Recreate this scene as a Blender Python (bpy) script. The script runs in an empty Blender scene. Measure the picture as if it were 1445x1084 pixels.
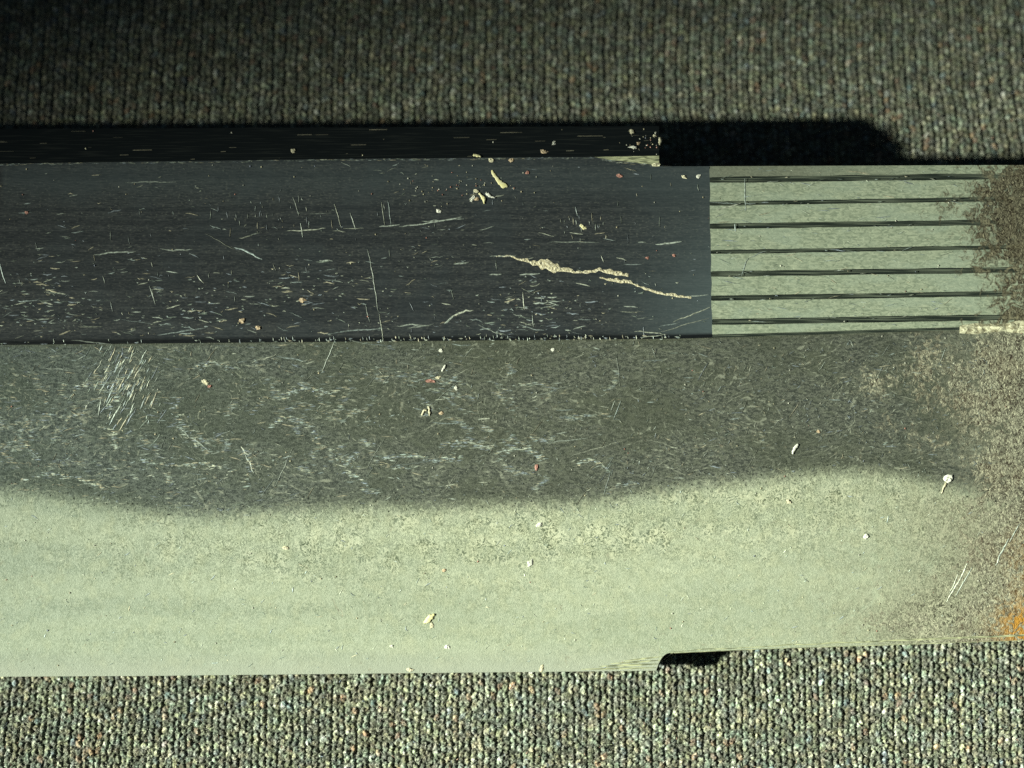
import bpy, math, random
import numpy as np
from mathutils import Vector

# ------------------------------------------------------------------ camera
S = 0.06 / 1445.0            # metres per photo pixel at the blade
W, H = 1445.0, 1084.0
D = 0.13                     # camera distance
TILT = math.radians(12.0)
TARGET = np.array([0.0, 0.0, 120 * S])
CAM = TARGET + D * np.array([0.0, -math.sin(TILT), math.cos(TILT)])
scene = bpy.context.scene
cd = bpy.data.cameras.new("camera")
cam = bpy.data.objects.new("camera", cd)
scene.collection.objects.link(cam)
cam.location = CAM
cam.rotation_euler = (TILT, 0, 0)
cd.sensor_width = 36
cd.lens = 36 * D / 0.06
cd.clip_start = 0.005
cd.clip_end = 10
cd.dof.use_dof = True
cd.dof.focus_distance = D - 8 * S
cd.dof.aperture_fstop = 25
scene.camera = cam

# ------------------------------------------------------------------ light
world = bpy.data.worlds.new("World")
scene.world = world
world.use_nodes = True
bg = world.node_tree.nodes["Background"]
bg.inputs[0].default_value = (0.50, 0.75, 1.0, 1)
bg.inputs[1].default_value = 0.026

ELEV, AZ = math.radians(28.0), math.radians(7.7)
LDIR = np.array([-math.cos(ELEV) * math.cos(AZ), -math.cos(ELEV) * math.sin(AZ), math.sin(ELEV)])
AIM = np.array([1900 * S, -1550 * S, 0.0])
ld = bpy.data.lights.new("torch_lamp", 'SPOT')
lo = bpy.data.objects.new("torch_lamp", ld)
scene.collection.objects.link(lo)
LD = 0.45
LPOS = np.array([400 * S, -420 * S, 0.0]) + LD * LDIR
lo.location = Vector(LPOS)
lo.rotation_euler = Vector(LPOS - AIM).to_track_quat('Z', 'Y').to_euler()
ld.energy = 29
ld.color = (0.97, 1.0, 0.80)
ld.spot_size = math.radians(28.5)
ld.spot_blend = 1.0
ld.shadow_soft_size = 0.008
scene.view_settings.view_transform = 'Standard'
scene.view_settings.look = 'None'
scene.view_settings.gamma = 1
scene.view_settings.exposure = 0
scene.cycles.use_denoising = False
scene.cycles.max_bounces = 3

# ------------------------------------------------------------------ projection helpers
_r = np.array([1.0, 0, 0])
_u = np.array([0, math.cos(TILT), math.sin(TILT)])
_f = -np.array([0.0, -math.sin(TILT), math.cos(TILT)])


def P(px, py, z):
    """world point at height z (photo pixels) seen at photo pixel px, py"""
    px, py, z = np.broadcast_arrays(np.asarray(px, float), np.asarray(py, float), np.asarray(z, float))
    dx = (px - W / 2) * S / D
    dy = -(py - H / 2) * S / D
    d = dx[..., None] * _r + dy[..., None] * _u + _f
    t = (z * S - CAM[2]) / d[..., 2]
    return CAM + t[..., None] * d


def lin(pts):
    xs = [p[0] for p in pts]
    ys = [p[1] for p in pts]
    return lambda x: np.interp(x, xs, ys)


RIDGE = lin([(-2600, 190), (0, 182), (930, 178), (940, 178), (3000, 178)])       # top of the spine
SPINE = lin([(-2600, 262), (0, 231), (480, 224.5), (840, 221.5), (930, 220)])    # edge of spine and upper flat
TANG_TOP = lin([(930, 235), (1445, 233), (3000, 226)])
SHINOGI = lin([(-2600, 500), (0, 487), (300, 484), (530, 482), (960, 478), (1100, 474), (1355, 466), (1445, 462), (3000, 420)])
EDGE = lin([(-2600, 975), (0, 955), (200, 954), (480, 951), (925, 946.5)])
TANG_EDGE = lin([(930, 922), (1080, 915.5), (1445, 903.5), (3000, 850)])
ZR, ZK, ZS, ZE = 150.0, 186.0, 165.0, 43.0
BULGE = 7.0


def edge_y(x):
    x = np.asarray(x, float)
    a, b = EDGE(np.minimum(x, 925)), TANG_EDGE(np.maximum(x, 930))
    t = np.clip((x - 926) / 24.0, 0, 1)
    t = np.where(x < 926, 0, 1 - (1 - t) ** 3.2)
    return a + (b - a) * t


def top_y(x):
    """upper line of the polished flat"""
    x = np.asarray(x, float)
    y = SPINE(np.minimum(x, 930))
    y = y + np.interp(x, [838, 860, 930], [0, 4.5, 13.5])
    return np.where(x > 930, TANG_TOP(np.maximum(x, 930)), y)


def zflat(x, y):
    t = (y - SPINE(np.minimum(x, 930))) / (SHINOGI(x) - SPINE(np.minimum(x, 930)))
    return ZK + (ZS - ZK) * t


def zbev(x, y):
    t = (y - SHINOGI(x)) / (EDGE(np.minimum(x, 925)) - SHINOGI(x))
    t = np.clip(t, 0, 1.05)
    return ZS + (ZE - ZS) * t + BULGE * 4 * t * (1 - t)


def ztop(x, y):
    x, y = np.asarray(x, float), np.asarray(y, float)
    return np.where(y < SHINOGI(x), np.where(y < top_y(x), ZK, zflat(x, y)), zbev(x, y))


# ------------------------------------------------------------------ value noise
def vnoise(x, y, seed):
    rs = np.random.RandomState(seed)
    n = 256
    g = rs.rand(n, n)
    xi, yi = np.floor(x).astype(int), np.floor(y).astype(int)
    fx, fy = x - xi, y - yi
    fx, fy = fx * fx * (3 - 2 * fx), fy * fy * (3 - 2 * fy)
    a, b = g[xi % n, yi % n], g[(xi + 1) % n, yi % n]
    c, d = g[xi % n, (yi + 1) % n], g[(xi + 1) % n, (yi + 1) % n]
    return (a * (1 - fx) + b * fx) * (1 - fy) + (c * (1 - fx) + d * fx) * fy


def cellrand(i, j, seed, k=1):
    rs = np.random.RandomState(seed)
    g = rs.rand(512, 512, k)
    r = g[i % 512, j % 512]
    return r[..., 0] if k == 1 else r


# ------------------------------------------------------------------ node helpers
class NT:
    def __init__(self, name):
        self.m = bpy.data.materials.new(name)
        self.m.use_nodes = True
        self.t = self.m.node_tree
        self.t.nodes.clear()
        self.out = self.t.nodes.new('ShaderNodeOutputMaterial')
        self.bsdf = self.t.nodes.new('ShaderNodeBsdfPrincipled')
        self.t.links.new(self.bsdf.outputs[0], self.out.inputs[0])
        tc = self.t.nodes.new('ShaderNodeTexCoord')
        self.co = tc.outputs['Object']

    def put(self, sock, v):
        if isinstance(v, bpy.types.NodeSocket):
            self.t.links.new(v, sock)
        elif isinstance(v, (tuple, list)) and len(v) == 3 and sock.type == 'RGBA':
            sock.default_value = (*v, 1)
        else:
            sock.default_value = v

    def coords(self, sx=1.0, sy=1.0, rot=0.0):
        """object coordinates in photo pixels, stretched"""
        mp = self.t.nodes.new('ShaderNodeMapping')
        mp.inputs['Rotation'].default_value = (0, 0, rot)
        mp.inputs['Scale'].default_value = (sx / S, sy / S, 1 / S)
        self.t.links.new(self.co, mp.inputs[0])
        return mp.outputs[0]

    def noise(self, scale, sx=1.0, sy=1.0, detail=2.0, dist=0.0, rot=0.0, rough=.5, col=False):
        n = self.t.nodes.new('ShaderNodeTexNoise')
        n.noise_dimensions = '2D'
        self.t.links.new(self.coords(sx, sy, rot), n.inputs['Vector'])
        n.inputs['Scale'].default_value = scale
        n.inputs['Detail'].default_value = detail
        n.inputs['Roughness'].default_value = rough
        n.inputs['Distortion'].default_value = dist
        return n.outputs[1 if col else 0]

    def attr(self, name, color=False):
        a = self.t.nodes.new('ShaderNodeAttribute')
        a.attribute_name = name
        return a.outputs['Color' if color else 'Fac']

    def ramp(self, f, lo_, hi_, a=0.0, b=1.0, smooth=True):
        n = self.t.nodes.new('ShaderNodeMapRange')
        n.interpolation_type = 'SMOOTHSTEP' if smooth else 'LINEAR'
        for i, v in enumerate((f, lo_, hi_, a, b)):
            self.put(n.inputs[i], v)
        return n.outputs[0]

    def math(self, op, a, b=0.0):
        n = self.t.nodes.new('ShaderNodeMath')
        n.operation = op
        self.put(n.inputs[0], a)
        self.put(n.inputs[1], b)
        return n.outputs[0]

    def mix(self, f, a, b, mode='MIX'):
        n = self.t.nodes.new('ShaderNodeMix')
        n.data_type = 'RGBA'
        n.blend_type = mode
        n.clamp_factor = True
        self.put(n.inputs[0], f)
        self.put(n.inputs[6], a)
        self.put(n.inputs[7], b)
        return n.outputs[2]

    def mixf(self, f, a, b):
        n = self.t.nodes.new('ShaderNodeMix')
        self.put(n.inputs[0], f)
        self.put(n.inputs[2], a)
        self.put(n.inputs[3], b)
        return n.outputs[0]

    def set(self, **k):
        names = dict(color='Base Color', metal='Metallic', rough='Roughness', spec='Specular IOR Level',
                     sheen='Sheen Weight')
        for a, v in k.items():
            self.put(self.bsdf.inputs[names[a]], v)

    def bump(self, h, px, strength=1.0, prev=None):
        b = self.t.nodes.new('ShaderNodeBump')
        b.inputs['Strength'].default_value = strength
        b.inputs['Distance'].default_value = px * S
        self.put(b.inputs['Height'], h)
        if prev:
            self.t.links.new(prev, b.inputs['Normal'])
        return b.outputs[0]

    def normal(self, n):
        self.t.links.new(n, self.bsdf.inputs['Normal'])


def curls(t, scale, width, seed_rot=0.0, dist=1.0):
    """thin wandering contour lines of a noise field: little squiggles"""
    n = t.noise(scale, detail=1.5, dist=dist, rot=seed_rot)
    return t.ramp(t.math('ABSOLUTE', t.math('SUBTRACT', n, .5)), width, width * .3)


def rust_layer(t, base, rust, dark=1.0):
    """rust = 0..1 mask; returns colour with mottled corrosion, and the broken-up mask"""
    big = t.noise(0.018, detail=4, dist=.6)
    mid = t.noise(0.085, detail=4, dist=1.2)
    fine = t.noise(0.23, detail=3, dist=1.0)
    m = t.math('ADD', rust, t.math('MULTIPLY', t.math('SUBTRACT', mid, .5), 1.5))
    m = t.math('ADD', m, t.math('MULTIPLY', t.math('SUBTRACT', big, .5), .9))
    m = t.ramp(m, .30, .75)
    c = t.mix(t.ramp(mid, .35, .65), (.115, .115, .09), (.32, .325, .25))
    c = t.mix(t.ramp(fine, .50, .64, 0, .85), c, (.54, .54, .40))
    c = t.mix(t.ramp(fine, .47, .34, 0, .85), c, (.06, .045, .035))
    c = t.mix(t.math('MULTIPLY', curls(t, .17, .06, .7), .65), c, (.035, .03, .025))
    c = t.mix(t.math('MULTIPLY', curls(t, .15, .06, 2.1), .6), c, (.42, .43, .33))
    c = t.mix(t.ramp(big, .50, .70), c, t.mix(.14, c, (.22, .15, .08)))
    if dark < 1:
        c = t.mix(1.0, c, (dark * 1.05, dark, dark * .92), 'MULTIPLY')
    return t.mix(m, base, c), m


# ------------------------------------------------------------------ materials
def mat_polished():
    t = NT("burnished_steel")
    streak = t.noise(0.45, sx=.16, detail=4, dist=.6)
    cloud = t.noise(0.012, detail=3)
    fine = t.noise(0.45, sx=.5, detail=2)
    c = t.mix(t.ramp(streak, .3, .7), (.033, .040, .047), (.060, .068, .074))
    c = t.mix(t.ramp(fine, .56, .72, 0, .8), c, (.12, .13, .12))
    c = t.mix(t.ramp(t.noise(.09, sx=.4, detail=4, dist=1), .5, .66, 0, .4), c, (.072, .084, .088))
    c = t.mix(t.ramp(cloud, .45, .7, 0, .5), c, (.052, .066, .076))
    c = t.mix(t.ramp(t.noise(.10, sx=.012, detail=4), .42, .62, 0, .45), c, (.022, .028, .036))
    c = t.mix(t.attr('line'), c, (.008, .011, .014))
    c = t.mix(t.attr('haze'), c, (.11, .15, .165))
    t.set(color=c, metal=0.25, rough=t.ramp(streak, .2, .8, .42, .56), spec=.35)
    t.normal(t.bump(t.noise(.6, sx=.1, detail=2), .35))
    return t.m


def mat_spine():
    t = NT("dark_spine_steel")
    s = t.noise(0.4, sx=.04, detail=3)
    c = t.mix(t.ramp(s, .5, .75), (.016, .021, .024), (.035, .042, .042))
    t.set(color=c, metal=.2, rough=.4, spec=.1)
    t.normal(t.bump(s, .4))
    return t.m


def mat_bevel():
    t = NT("tempered_steel")
    # body steel
    f1 = t.noise(.33, sx=.45, detail=3, dist=.8)
    f2 = t.noise(.10, sx=.4, detail=4, dist=1.5)
    big = t.noise(.010, sx=.6, detail=4)
    body = t.mix(t.ramp(f1, .40, .62), (.056, .066, .059), (.145, .160, .136))
    body = t.mix(t.ramp(t.noise(.5, sx=.4, detail=2, dist=1), .58, .72, 0, .7), body, (.26, .29, .23))
    body = t.mix(t.ramp(f2, .50, .68, 0, .5), body, (.15, .17, .13))
    body = t.mix(t.ramp(big, .4, .62, 0, .45), body, (.075, .088, .062))
    # hard edge zone
    g1 = t.noise(.20, detail=3, dist=2.6, rough=.6)
    g2 = t.noise(.045, detail=3)
    g3 = t.noise(.45, sx=.15, detail=2)
    wormy = t.attr('worm')
    hard = t.mix(t.ramp(g1, .40, .58), t.mix(wormy, (.31, .37, .28), (.16, .20, .14)), t.mix(wormy, (.50, .56, .44), (.66, .72, .54)))
    hard = t.mix(t.ramp(t.noise(.55, detail=2, dist=1.5), .55, .72, 0, .6), hard, (.70, .74, .58))
    hard = t.mix(t.ramp(t.noise(.5, detail=2, dist=2), .40, .28, 0, .6), hard, (.15, .19, .13))
    patch = t.ramp(t.noise(.03, detail=3), .40, .60)
    cw = t.math('MULTIPLY', t.math('ADD', t.math('MULTIPLY', wormy, .75), .28), patch)
    hard = t.mix(t.math('MULTIPLY', curls(t, .15, .085, .3), cw), hard, (.07, .10, .06))
    hard = t.mix(t.math('MULTIPLY', curls(t, .13, .085, 1.3), cw), hard, (.72, .76, .58))
    hard = t.mix(t.attr('cool'), hard, t.mix(1.0, hard, (.78, .84, .92), 'MULTIPLY'))  # bluer, dimmer light at the left put into the steel colour
    hard = t.mix(1.0, hard, (.90, .90, .88), 'MULTIPLY')
    hard = t.mix(t.ramp(g2, .45, .62, 0, .15), hard, (.56, .64, .54))
    hard = t.mix(t.ramp(g2, .48, .30, 0, .16), hard, (.62, .64, .44))
    hard = t.mix(t.ramp(g3, .55, .75, 0, .3), hard, (.42, .48, .38))
    sheen = t.noise(.02, sx=.12, detail=4)
    hard = t.mix(t.ramp(sheen, .45, .62, 0, .2), hard, (.58, .64, .48))
    hard = t.mix(t.ramp(sheen, .50, .34, 0, .18), hard, (.33, .39, .29))
    hard = t.mix(t.ramp(t.noise(.12, detail=3, dist=.6), .45, .66, 0, .18), hard, (.28, .33, .24))
    hard = t.mix(t.attr('edge'), hard, (.40, .44, .38))
    tem = t.attr('temper')   # px below the temper line
    mk = t.math('ADD', tem, t.math('MULTIPLY', t.math('SUBTRACT', t.noise(.17, detail=5, dist=1, rough=.65), .5), 46))
    mk = t.ramp(mk, -15, 20)
    body = t.mix(t.math('MULTIPLY', t.attr('cool'), .9), body, t.mix(1.0, body, (.84, .98, 1.12), 'MULTIPLY'))
    g_ = t.math('FRACT', t.math('MULTIPLY', t.noise(.013, sx=.55, detail=2.5, dist=1.2), 13))
    gl = t.ramp(t.math('ABSOLUTE', t.math('SUBTRACT', g_, .5)), .13, .03)
    gl = t.math('MULTIPLY', gl, t.ramp(t.noise(.25, sx=.35, detail=3), .45, .60))
    gl = t.math('MULTIPLY', gl, t.ramp(t.noise(.012, detail=2), .40, .58))
    body = t.mix(t.math('MULTIPLY', gl, .75), body, (.34, .37, .30))
    c = t.mix(mk, body, hard)
    c = t.mix(t.attr('dirt'), c, (.10, .11, .075))
    stain = t.math('MULTIPLY', t.attr('stain'), t.ramp(t.math('ADD', t.noise(.035, detail=4, dist=1), t.math('MULTIPLY', t.attr('stain'), .25)), .36, .62))
    c = t.mix(stain, c, t.mix(t.ramp(g1, .4, .6), (.19, .20, .145), (.40, .42, .31)))
    c = t.mix(t.math('MULTIPLY', t.attr('stain'), t.math('MULTIPLY', curls(t, .15, .06, 1.9), .7)), c, (.05, .05, .035))
    c = t.mix(t.math('MULTIPLY', t.attr('stain'), t.math('MULTIPLY', curls(t, .13, .05, .9), .7)), c, (.55, .56, .42))
    c, m = rust_layer(t, c, t.attr('rust'))
    c = t.mix(t.math('MULTIPLY', t.attr('orange'), t.ramp(t.noise(.09, detail=3, dist=1), .35, .6)), c, (.48, .25, .045))
    # black pits along the temper line
    pits = t.ramp(t.noise(.28, detail=1), .70, .76)
    near = t.math('MULTIPLY', pits, t.ramp(tem, -45, -12))
    near = t.math('MULTIPLY', near, t.ramp(tem, 22, 5))
    c = t.mix(near, c, (.015, .02, .015))
    t.set(color=c, metal=t.mixf(mk, .22, .06), rough=.58, spec=.2)
    b = t.bump(g1, .5, .7)
    b = t.bump(t.noise(.35, detail=3, dist=1.2), 0.5, .6, b)
    r = t.t.nodes.new('ShaderNodeBump')
    r.inputs['Distance'].default_value = 1.7 * S
    t.put(r.inputs['Height'], t.noise(.16, detail=4, dist=1.2))
    t.put(r.inputs['Strength'], m)
    t.t.links.new(b, r.inputs['Normal'])
    t.normal(r.outputs[0])
    return t.m


def mat_tang():
    t = NT("matte_tang_steel")
    f = t.noise(.35, sx=.35, detail=3, dist=.8)
    big = t.noise(.03, sx=.4, detail=3)
    c = t.mix(t.ramp(f, .32, .66), (.27, .33, .25), (.47, .54, .41))
    c = t.mix(t.ramp(big, .45, .65, 0, .5), c, (.40, .49, .40))
    c = t.mix(t.ramp(t.noise(.4, sx=.08), .6, .8, 0, .6), c, (.60, .66, .50))
    c = t.mix(t.attr('dirt'), c, (.16, .17, .14))
    c, m = rust_layer(t, c, t.attr('rust'), .48)
    t.set(color=c, metal=.2, rough=.55, spec=.3)
    b = t.bump(f, .6, .8)
    r = t.t.nodes.new('ShaderNodeBump')
    r.inputs['Distance'].default_value = 1.7 * S
    t.put(r.inputs['Height'], t.noise(.14, detail=4, dist=1.2))
    t.put(r.inputs['Strength'], m)
    t.t.links.new(b, r.inputs['Normal'])
    t.normal(r.outputs[0])
    return t.m


def mat_groove():
    t = NT("burnished_groove")
    s = t.noise(.9, sx=.012, detail=2)
    c = t.mix(t.ramp(s, .50, .62), (.028, .038, .034), (.16, .19, .15))
    c, m = rust_layer(t, c, t.attr('rust'), .55)
    t.set(color=c, metal=.2, rough=.4, spec=.2)
    return t.m


def mat_plain(name, c1, c2, scale=.2, metal=0.0, rough=.6, sx=1.0, bump=.5):
    t = NT(name)
    n = t.noise(scale, sx=sx, detail=3, dist=.5)
    t.set(color=t.mix(t.ramp(n, .35, .65), c1, c2), metal=metal, rough=rough, spec=.3)
    t.normal(t.bump(n, bump))
    return t.m


def mat_scratch():
    t = NT("scratched_bright_steel")
    n = t.noise(.25, detail=2)
    t.set(color=t.mix(t.attr('tint', True), (0, 0, 0), t.attr('tint', True)), metal=.1, rough=.5)
    t.put(t.bsdf.inputs['Base Color'], t.mix(t.ramp(n, .35, .6), t.mix(.55, t.attr('tint', True), (.06, .07, .06)), t.attr('tint', True)))
    return t.m


def mat_cloth():
    t = NT("knitted_yarn")
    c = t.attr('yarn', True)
    fib = t.noise(.55, detail=2, dist=.8)
    c = t.mix(t.ramp(fib, .52, .72), c, t.mix(.5, c, (.62, .62, .58)))
    c = t.mix(t.ramp(fib, .45, .28), c, t.mix(.7, c, (.01, .012, .012)))
    t.set(color=c, rough=.85, spec=.15, sheen=.15)
    t.normal(t.bump(fib, 1.6, .9))
    return t.m


M = dict(
    polished=mat_polished(), spine=mat_spine(), bevel=mat_bevel(), tang=mat_tang(), groove=mat_groove(),
    scratch=mat_scratch(), cloth=mat_cloth(),
    chamfer=mat_plain("filed_chamfer_steel", (.16, .18, .12), (.62, .66, .42), .5, .1, .5, .12),
    flake=mat_plain("bright_chipped_scale", (.35, .33, .22), (.85, .85, .62), .25, .05, .6, .6, 1.5),
    under=mat_plain("underside_steel", (.10, .11, .10), (.2, .22, .19), .1, .3, .5),
    yellow=mat_plain("pale_yellow_fibre", (.88, .84, .42), (.93, .90, .58), .2),
    cream=mat_plain("cream_crumb", (.55, .52, .36), (.85, .82, .62), .3),
    white=mat_plain("white_dust", (.75, .78, .70), (.9, .92, .82), .3),
    tan=mat_plain("tan_crumb", (.45, .33, .20), (.75, .62, .45), .3),
    red=mat_plain("reddish_dust", (.38, .17, .14), (.52, .30, .25), .3),
    grit=mat_plain("yellow_grit_residue", (.55, .50, .32), (.88, .84, .64), .45, 0, .7, .8, 1.5),
)


# ------------------------------------------------------------------ object helpers
def link(o, parent=None):
    scene.collection.objects.link(o)
    if parent:
        o.parent = parent
    return o


def grid_mesh(name, pts, mat, parent=None, attrs=None, flip=False, smooth=True):
    """pts: (rows, cols, 3)"""
    r, c, _ = pts.shape
    me = bpy.data.meshes.new(name)
    v = np.ascontiguousarray(pts.reshape(-1, 3), dtype=np.float32)
    i = np.arange(r * c).reshape(r, c)
    q = np.stack([i[:-1, :-1], i[1:, :-1], i[1:, 1:], i[:-1, 1:]], -1).reshape(-1, 4)
    if flip:
        q = q[:, ::-1]
    n = len(q)
    me.vertices.add(len(v))
    me.vertices.foreach_set('co', v.ravel())
    me.loops.add(n * 4)
    me.loops.foreach_set('vertex_index', np.ascontiguousarray(q, dtype=np.int32).ravel())
    me.polygons.add(n)
    me.polygons.foreach_set('loop_start', np.arange(0, n * 4, 4, dtype=np.int32))
    if smooth:
        me.polygons.foreach_set('use_smooth', np.ones(n, dtype=bool))
    me.update(calc_edges=True)
    for k, a in (attrs or {}).items():
        a = np.asarray(a, dtype=np.float32)
        if a.ndim == 3:
            at = me.attributes.new(k, 'FLOAT_COLOR', 'POINT')
            a4 = np.concatenate([a, np.ones(a.shape[:2] + (1,), np.float32)], -1)
            at.data.foreach_set('color', np.ascontiguousarray(a4).ravel())
        else:
            at = me.attributes.new(k, 'FLOAT', 'POINT')
            at.data.foreach_set('value', np.ascontiguousarray(np.broadcast_to(a, (r, c))).ravel())
    me.materials.append(mat)
    return link(bpy.data.objects.new(name, me), parent)


def poly_mesh(name, verts, faces, mat, parent=None, tint=None, smooth=False):
    me = bpy.data.meshes.new(name)
    me.from_pydata([tuple(v) for v in verts], [], faces)
    me.update()
    if smooth:
        me.polygons.foreach_set('use_smooth', [True] * len(me.polygons))
    if tint is not None:
        at = me.attributes.new('tint', 'FLOAT_COLOR', 'POINT')
        a = np.ones((len(verts), 4), np.float32)
        a[:, :3] = tint
        at.data.foreach_set('color', a.ravel())
    me.materials.append(mat)
    return link(bpy.data.objects.new(name, me), parent)


def stations(a, b, step, far_step=120):
    core = np.arange(max(a, -120), min(b, 1560) + .01, step)
    pre = np.arange(a, -120, far_step) if a < -120 else np.array([])
    post = np.arange(1560 + far_step, b + .01, far_step) if b > 1560 else np.array([])
    xs = np.concatenate([pre, core, post])
    if xs[-1] < b:
        xs = np.append(xs, b)
    return xs


XL, XR = -2400.0, 2900.0
sword = bpy.data.objects.new("sword", None)
link(sword)
sword.location = (0, 0, 0)
sword['label'] = "scratched steel sword blade with notched shoulders and rusting tang lying on the knit cloth"
sword['category'] = "sword"


def skew(X, Y):
    return X + (X == 1003.0) * (4.0 * (Y - 350) / 240 + (vnoise(Y / 16.0, Y * 0 + 3, 77) - .5) * 1.4)


def strip(name, ya, yb, za, zb, xs, n, mat, dz=0.0, attrs=None, parent=sword):
    t = np.linspace(0, 1, n)[:, None]
    X = np.broadcast_to(xs[None, :], (n, len(xs)))
    Y = ya * (1 - t) + yb * t
    X = skew(X, Y)
    if za is None:
        Z = ztop(X, Y) + dz
    else:
        Z = za * (1 - t) + zb * t + np.zeros_like(X)
    at = {k: f(X, Y) for k, f in (attrs or {}).items()}
    return grid_mesh(name, P(X, Y, Z), mat, parent, at)


TEMPER = lin([(-2400, 690), (-100, 680), (0, 690), (80, 699), (150, 711), (220, 721), (300, 724), (400, 718), (520, 713), (600, 716),
              (700, 711), (800, 709), (860, 703), (900, 696), (960, 686), (1050, 678), (1130, 668), (1200, 664),
              (1260, 668), (1330, 684), (1420, 706), (1600, 760), (2900, 950)])


def a_rust(X, Y):
    start = np.interp(Y, [230, 300, 360, 420, 470, 520, 600, 680, 760, 840, 915], [1400, 1365, 1400, 1415, 1400, 1330, 1375, 1390, 1395, 1370, 1350])
    return np.clip((X - start) / 150 + .55, -.6, 1.15)


def a_blotch(X, Y):
    e = lambda cx, cy, rx, ry: np.exp(-(((X - cx) / rx) ** 2 + ((Y - cy) / ry) ** 2))
    return .55 * e(1225, 540, 45, 28) + .45 * e(1320, 520, 70, 50) + .35 * e(1290, 610, 60, 30) + .5 * e(1290, 880, 110, 28)


# ---- polished upper flat (heel side of it meets the matte panel)
xs = stations(XL, 1003, 6)
xs = xs[(xs < 996) | (xs > 1002.9)]
up = top_y(xs)
lo_line = SHINOGI(xs)
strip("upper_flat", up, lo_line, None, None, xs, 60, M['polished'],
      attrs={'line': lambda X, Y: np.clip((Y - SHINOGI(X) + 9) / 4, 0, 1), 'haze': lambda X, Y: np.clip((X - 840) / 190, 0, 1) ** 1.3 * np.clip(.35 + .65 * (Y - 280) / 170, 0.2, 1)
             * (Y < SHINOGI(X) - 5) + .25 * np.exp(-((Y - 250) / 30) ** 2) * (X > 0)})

# ---- matte tang flat in bands between seven burnished grooves
G_X0 = lambda y: 1001 + (y - 235) * 4.0 / 240
GA = [254, 287.5, 319.5, 356, 387, 421, 454.5]
GB = [249.5, 282, 314.5, 350, 382, 415.5, 449]
GH = [4.2, 3.0, 3.9, 2.8, 3.9, 3.7, 4.2]
GEND = [1405, 1428, 1400, 1452, 1440, 1425, 1455]


def gline(k, x, side=0):
    w = GH[k] * np.clip((GEND[k] + 20 - x) / 30, .45, 1) * np.clip((GEND[k] + 16 - x) / 8, 0, 1) * np.clip((x - 990) / 15, .85, 1)
    wob = (vnoise(x / 23.0, np.full_like(x, k * 7.3 + side), 5) - .5) * .9
    return GA[k] + (GB[k] - GA[k]) * (x - 1003) / 347 + side * w + wob * np.clip(w, 0, 1)


xs = np.concatenate([np.arange(1003, 1560, 3.0), np.arange(1600, XR + 1, 100)])
bounds = [lambda x: top_y(x)]
for k in range(7):
    bounds.append(lambda x, k=k: gline(k, x, -1))
    bounds.append(lambda x, k=k: gline(k, x, 1))
bounds.append(lambda x: SHINOGI(x) - 4.5)
for b in range(8):
    ya, yb = bounds[2 * b](xs), bounds[2 * b + 1](xs)
    strip("tang_land", ya, yb, None, None, xs, 9, M['tang'],
          attrs={'rust': a_rust, 'dirt': (lambda X, Y, b=b: (np.full_like(X, .7 if b == 0 else 0.0)) * np.clip((1400 - X) / 300, 0, 1))})
gx = lambda k: np.arange(1003, GEND[k] + 18, 3.0)
for k in range(7):
    x = gx(k)
    n = 9
    t = np.linspace(-1, 1, n)[:, None]
    X = np.broadcast_to(x[None], (n, len(x)))
    ya, yb = gline(k, x, -1), gline(k, x, 1)
    Y = ya * (1 - t) / 2 + yb * (1 + t) / 2
    X = skew(X, Y)
    depth = 2.2 * (1 - t ** 4) * np.clip((GEND[k] + 15 - X) / 50, 0, 1) * np.clip((X - 1003) / 12, 0, 1)
    depth = depth - (.9 * np.exp(-((t - .1) / .18) ** 2) if k in (2, 4, 6) else 0)
    grid_mesh("file_groove", P(X, Y, ztop(X, Y) - depth), M['groove'], sword, {'rust': a_rust(X, Y) - .1})
# burnished line hugging the ridge beside the matte panel
strip("ridge_line", SHINOGI(xs) - 4.5, SHINOGI(xs), None, None, xs, 3, M['groove'], attrs={'rust': a_rust})

# ---- lower bevel: body steel, temper line and hard edge
xs = stations(XL, XR, 5)
sx_extra = np.arange(926, 952, 1.5)
xs = np.unique(np.concatenate([xs, sx_extra]))
strip("lower_bevel", SHINOGI(xs), edge_y(xs), None, None, xs, 110, M['bevel'],
      attrs={'temper': lambda X, Y: Y - TEMPER(X), 'rust': lambda X, Y: np.maximum(a_rust(X, Y), a_blotch(X, Y)),
             'dirt': lambda X, Y: np.clip(1 - (Y - SHINOGI(X)) / 5.0, 0, 1) * .5,
             'stain': lambda X, Y: .45 * np.clip((X - 1060) / 350, 0, 1) * np.clip((Y - TEMPER(X)) / 25, 0, 1) + np.clip((X - 1250) / 170, 0, 1) * np.clip((Y - 660) / 60, 0, 1) * .75
             + .85 * np.exp(-(((X - 1350) / 130) ** 2 + ((Y - 880) / 45) ** 2)) + .4 * np.clip((X - 1300) / 130, 0, 1) * (Y < 660),
             'cool': lambda X, Y: np.clip((700 - X) / 900, 0, 1),  # cool light painted in, growing toward the left end
             'worm': lambda X, Y: np.exp(-((Y - TEMPER(X) - 45) / 60) ** 2) * np.clip((X + 100) / 500, .35, 1),
             'edge': lambda X, Y: np.clip((Y - edge_y(X) + 42) / 40, 0, 1) * .7 * (X < 930),
             'orange': lambda X, Y: np.exp(-(((X - 1452) / 42) ** 2 + ((Y - 884) / 30) ** 2)) * 1.3
             + .45 * np.exp(-(((X - 1470) / 40) ** 2 + ((Y - 800) / 50) ** 2))})

# ---- spine facet
xs = stations(XL, 930, 8)
nn = 8
Ysp = SPINE(xs)
a = P(xs, Ysp, ZK)
b = P(xs, RIDGE(xs), ZR)
t = np.linspace(0, 1, nn)[:, None, None]
grid_mesh("spine_facet", a * (1 - t) + b * t, M['spine'], sword, flip=True)
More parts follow.
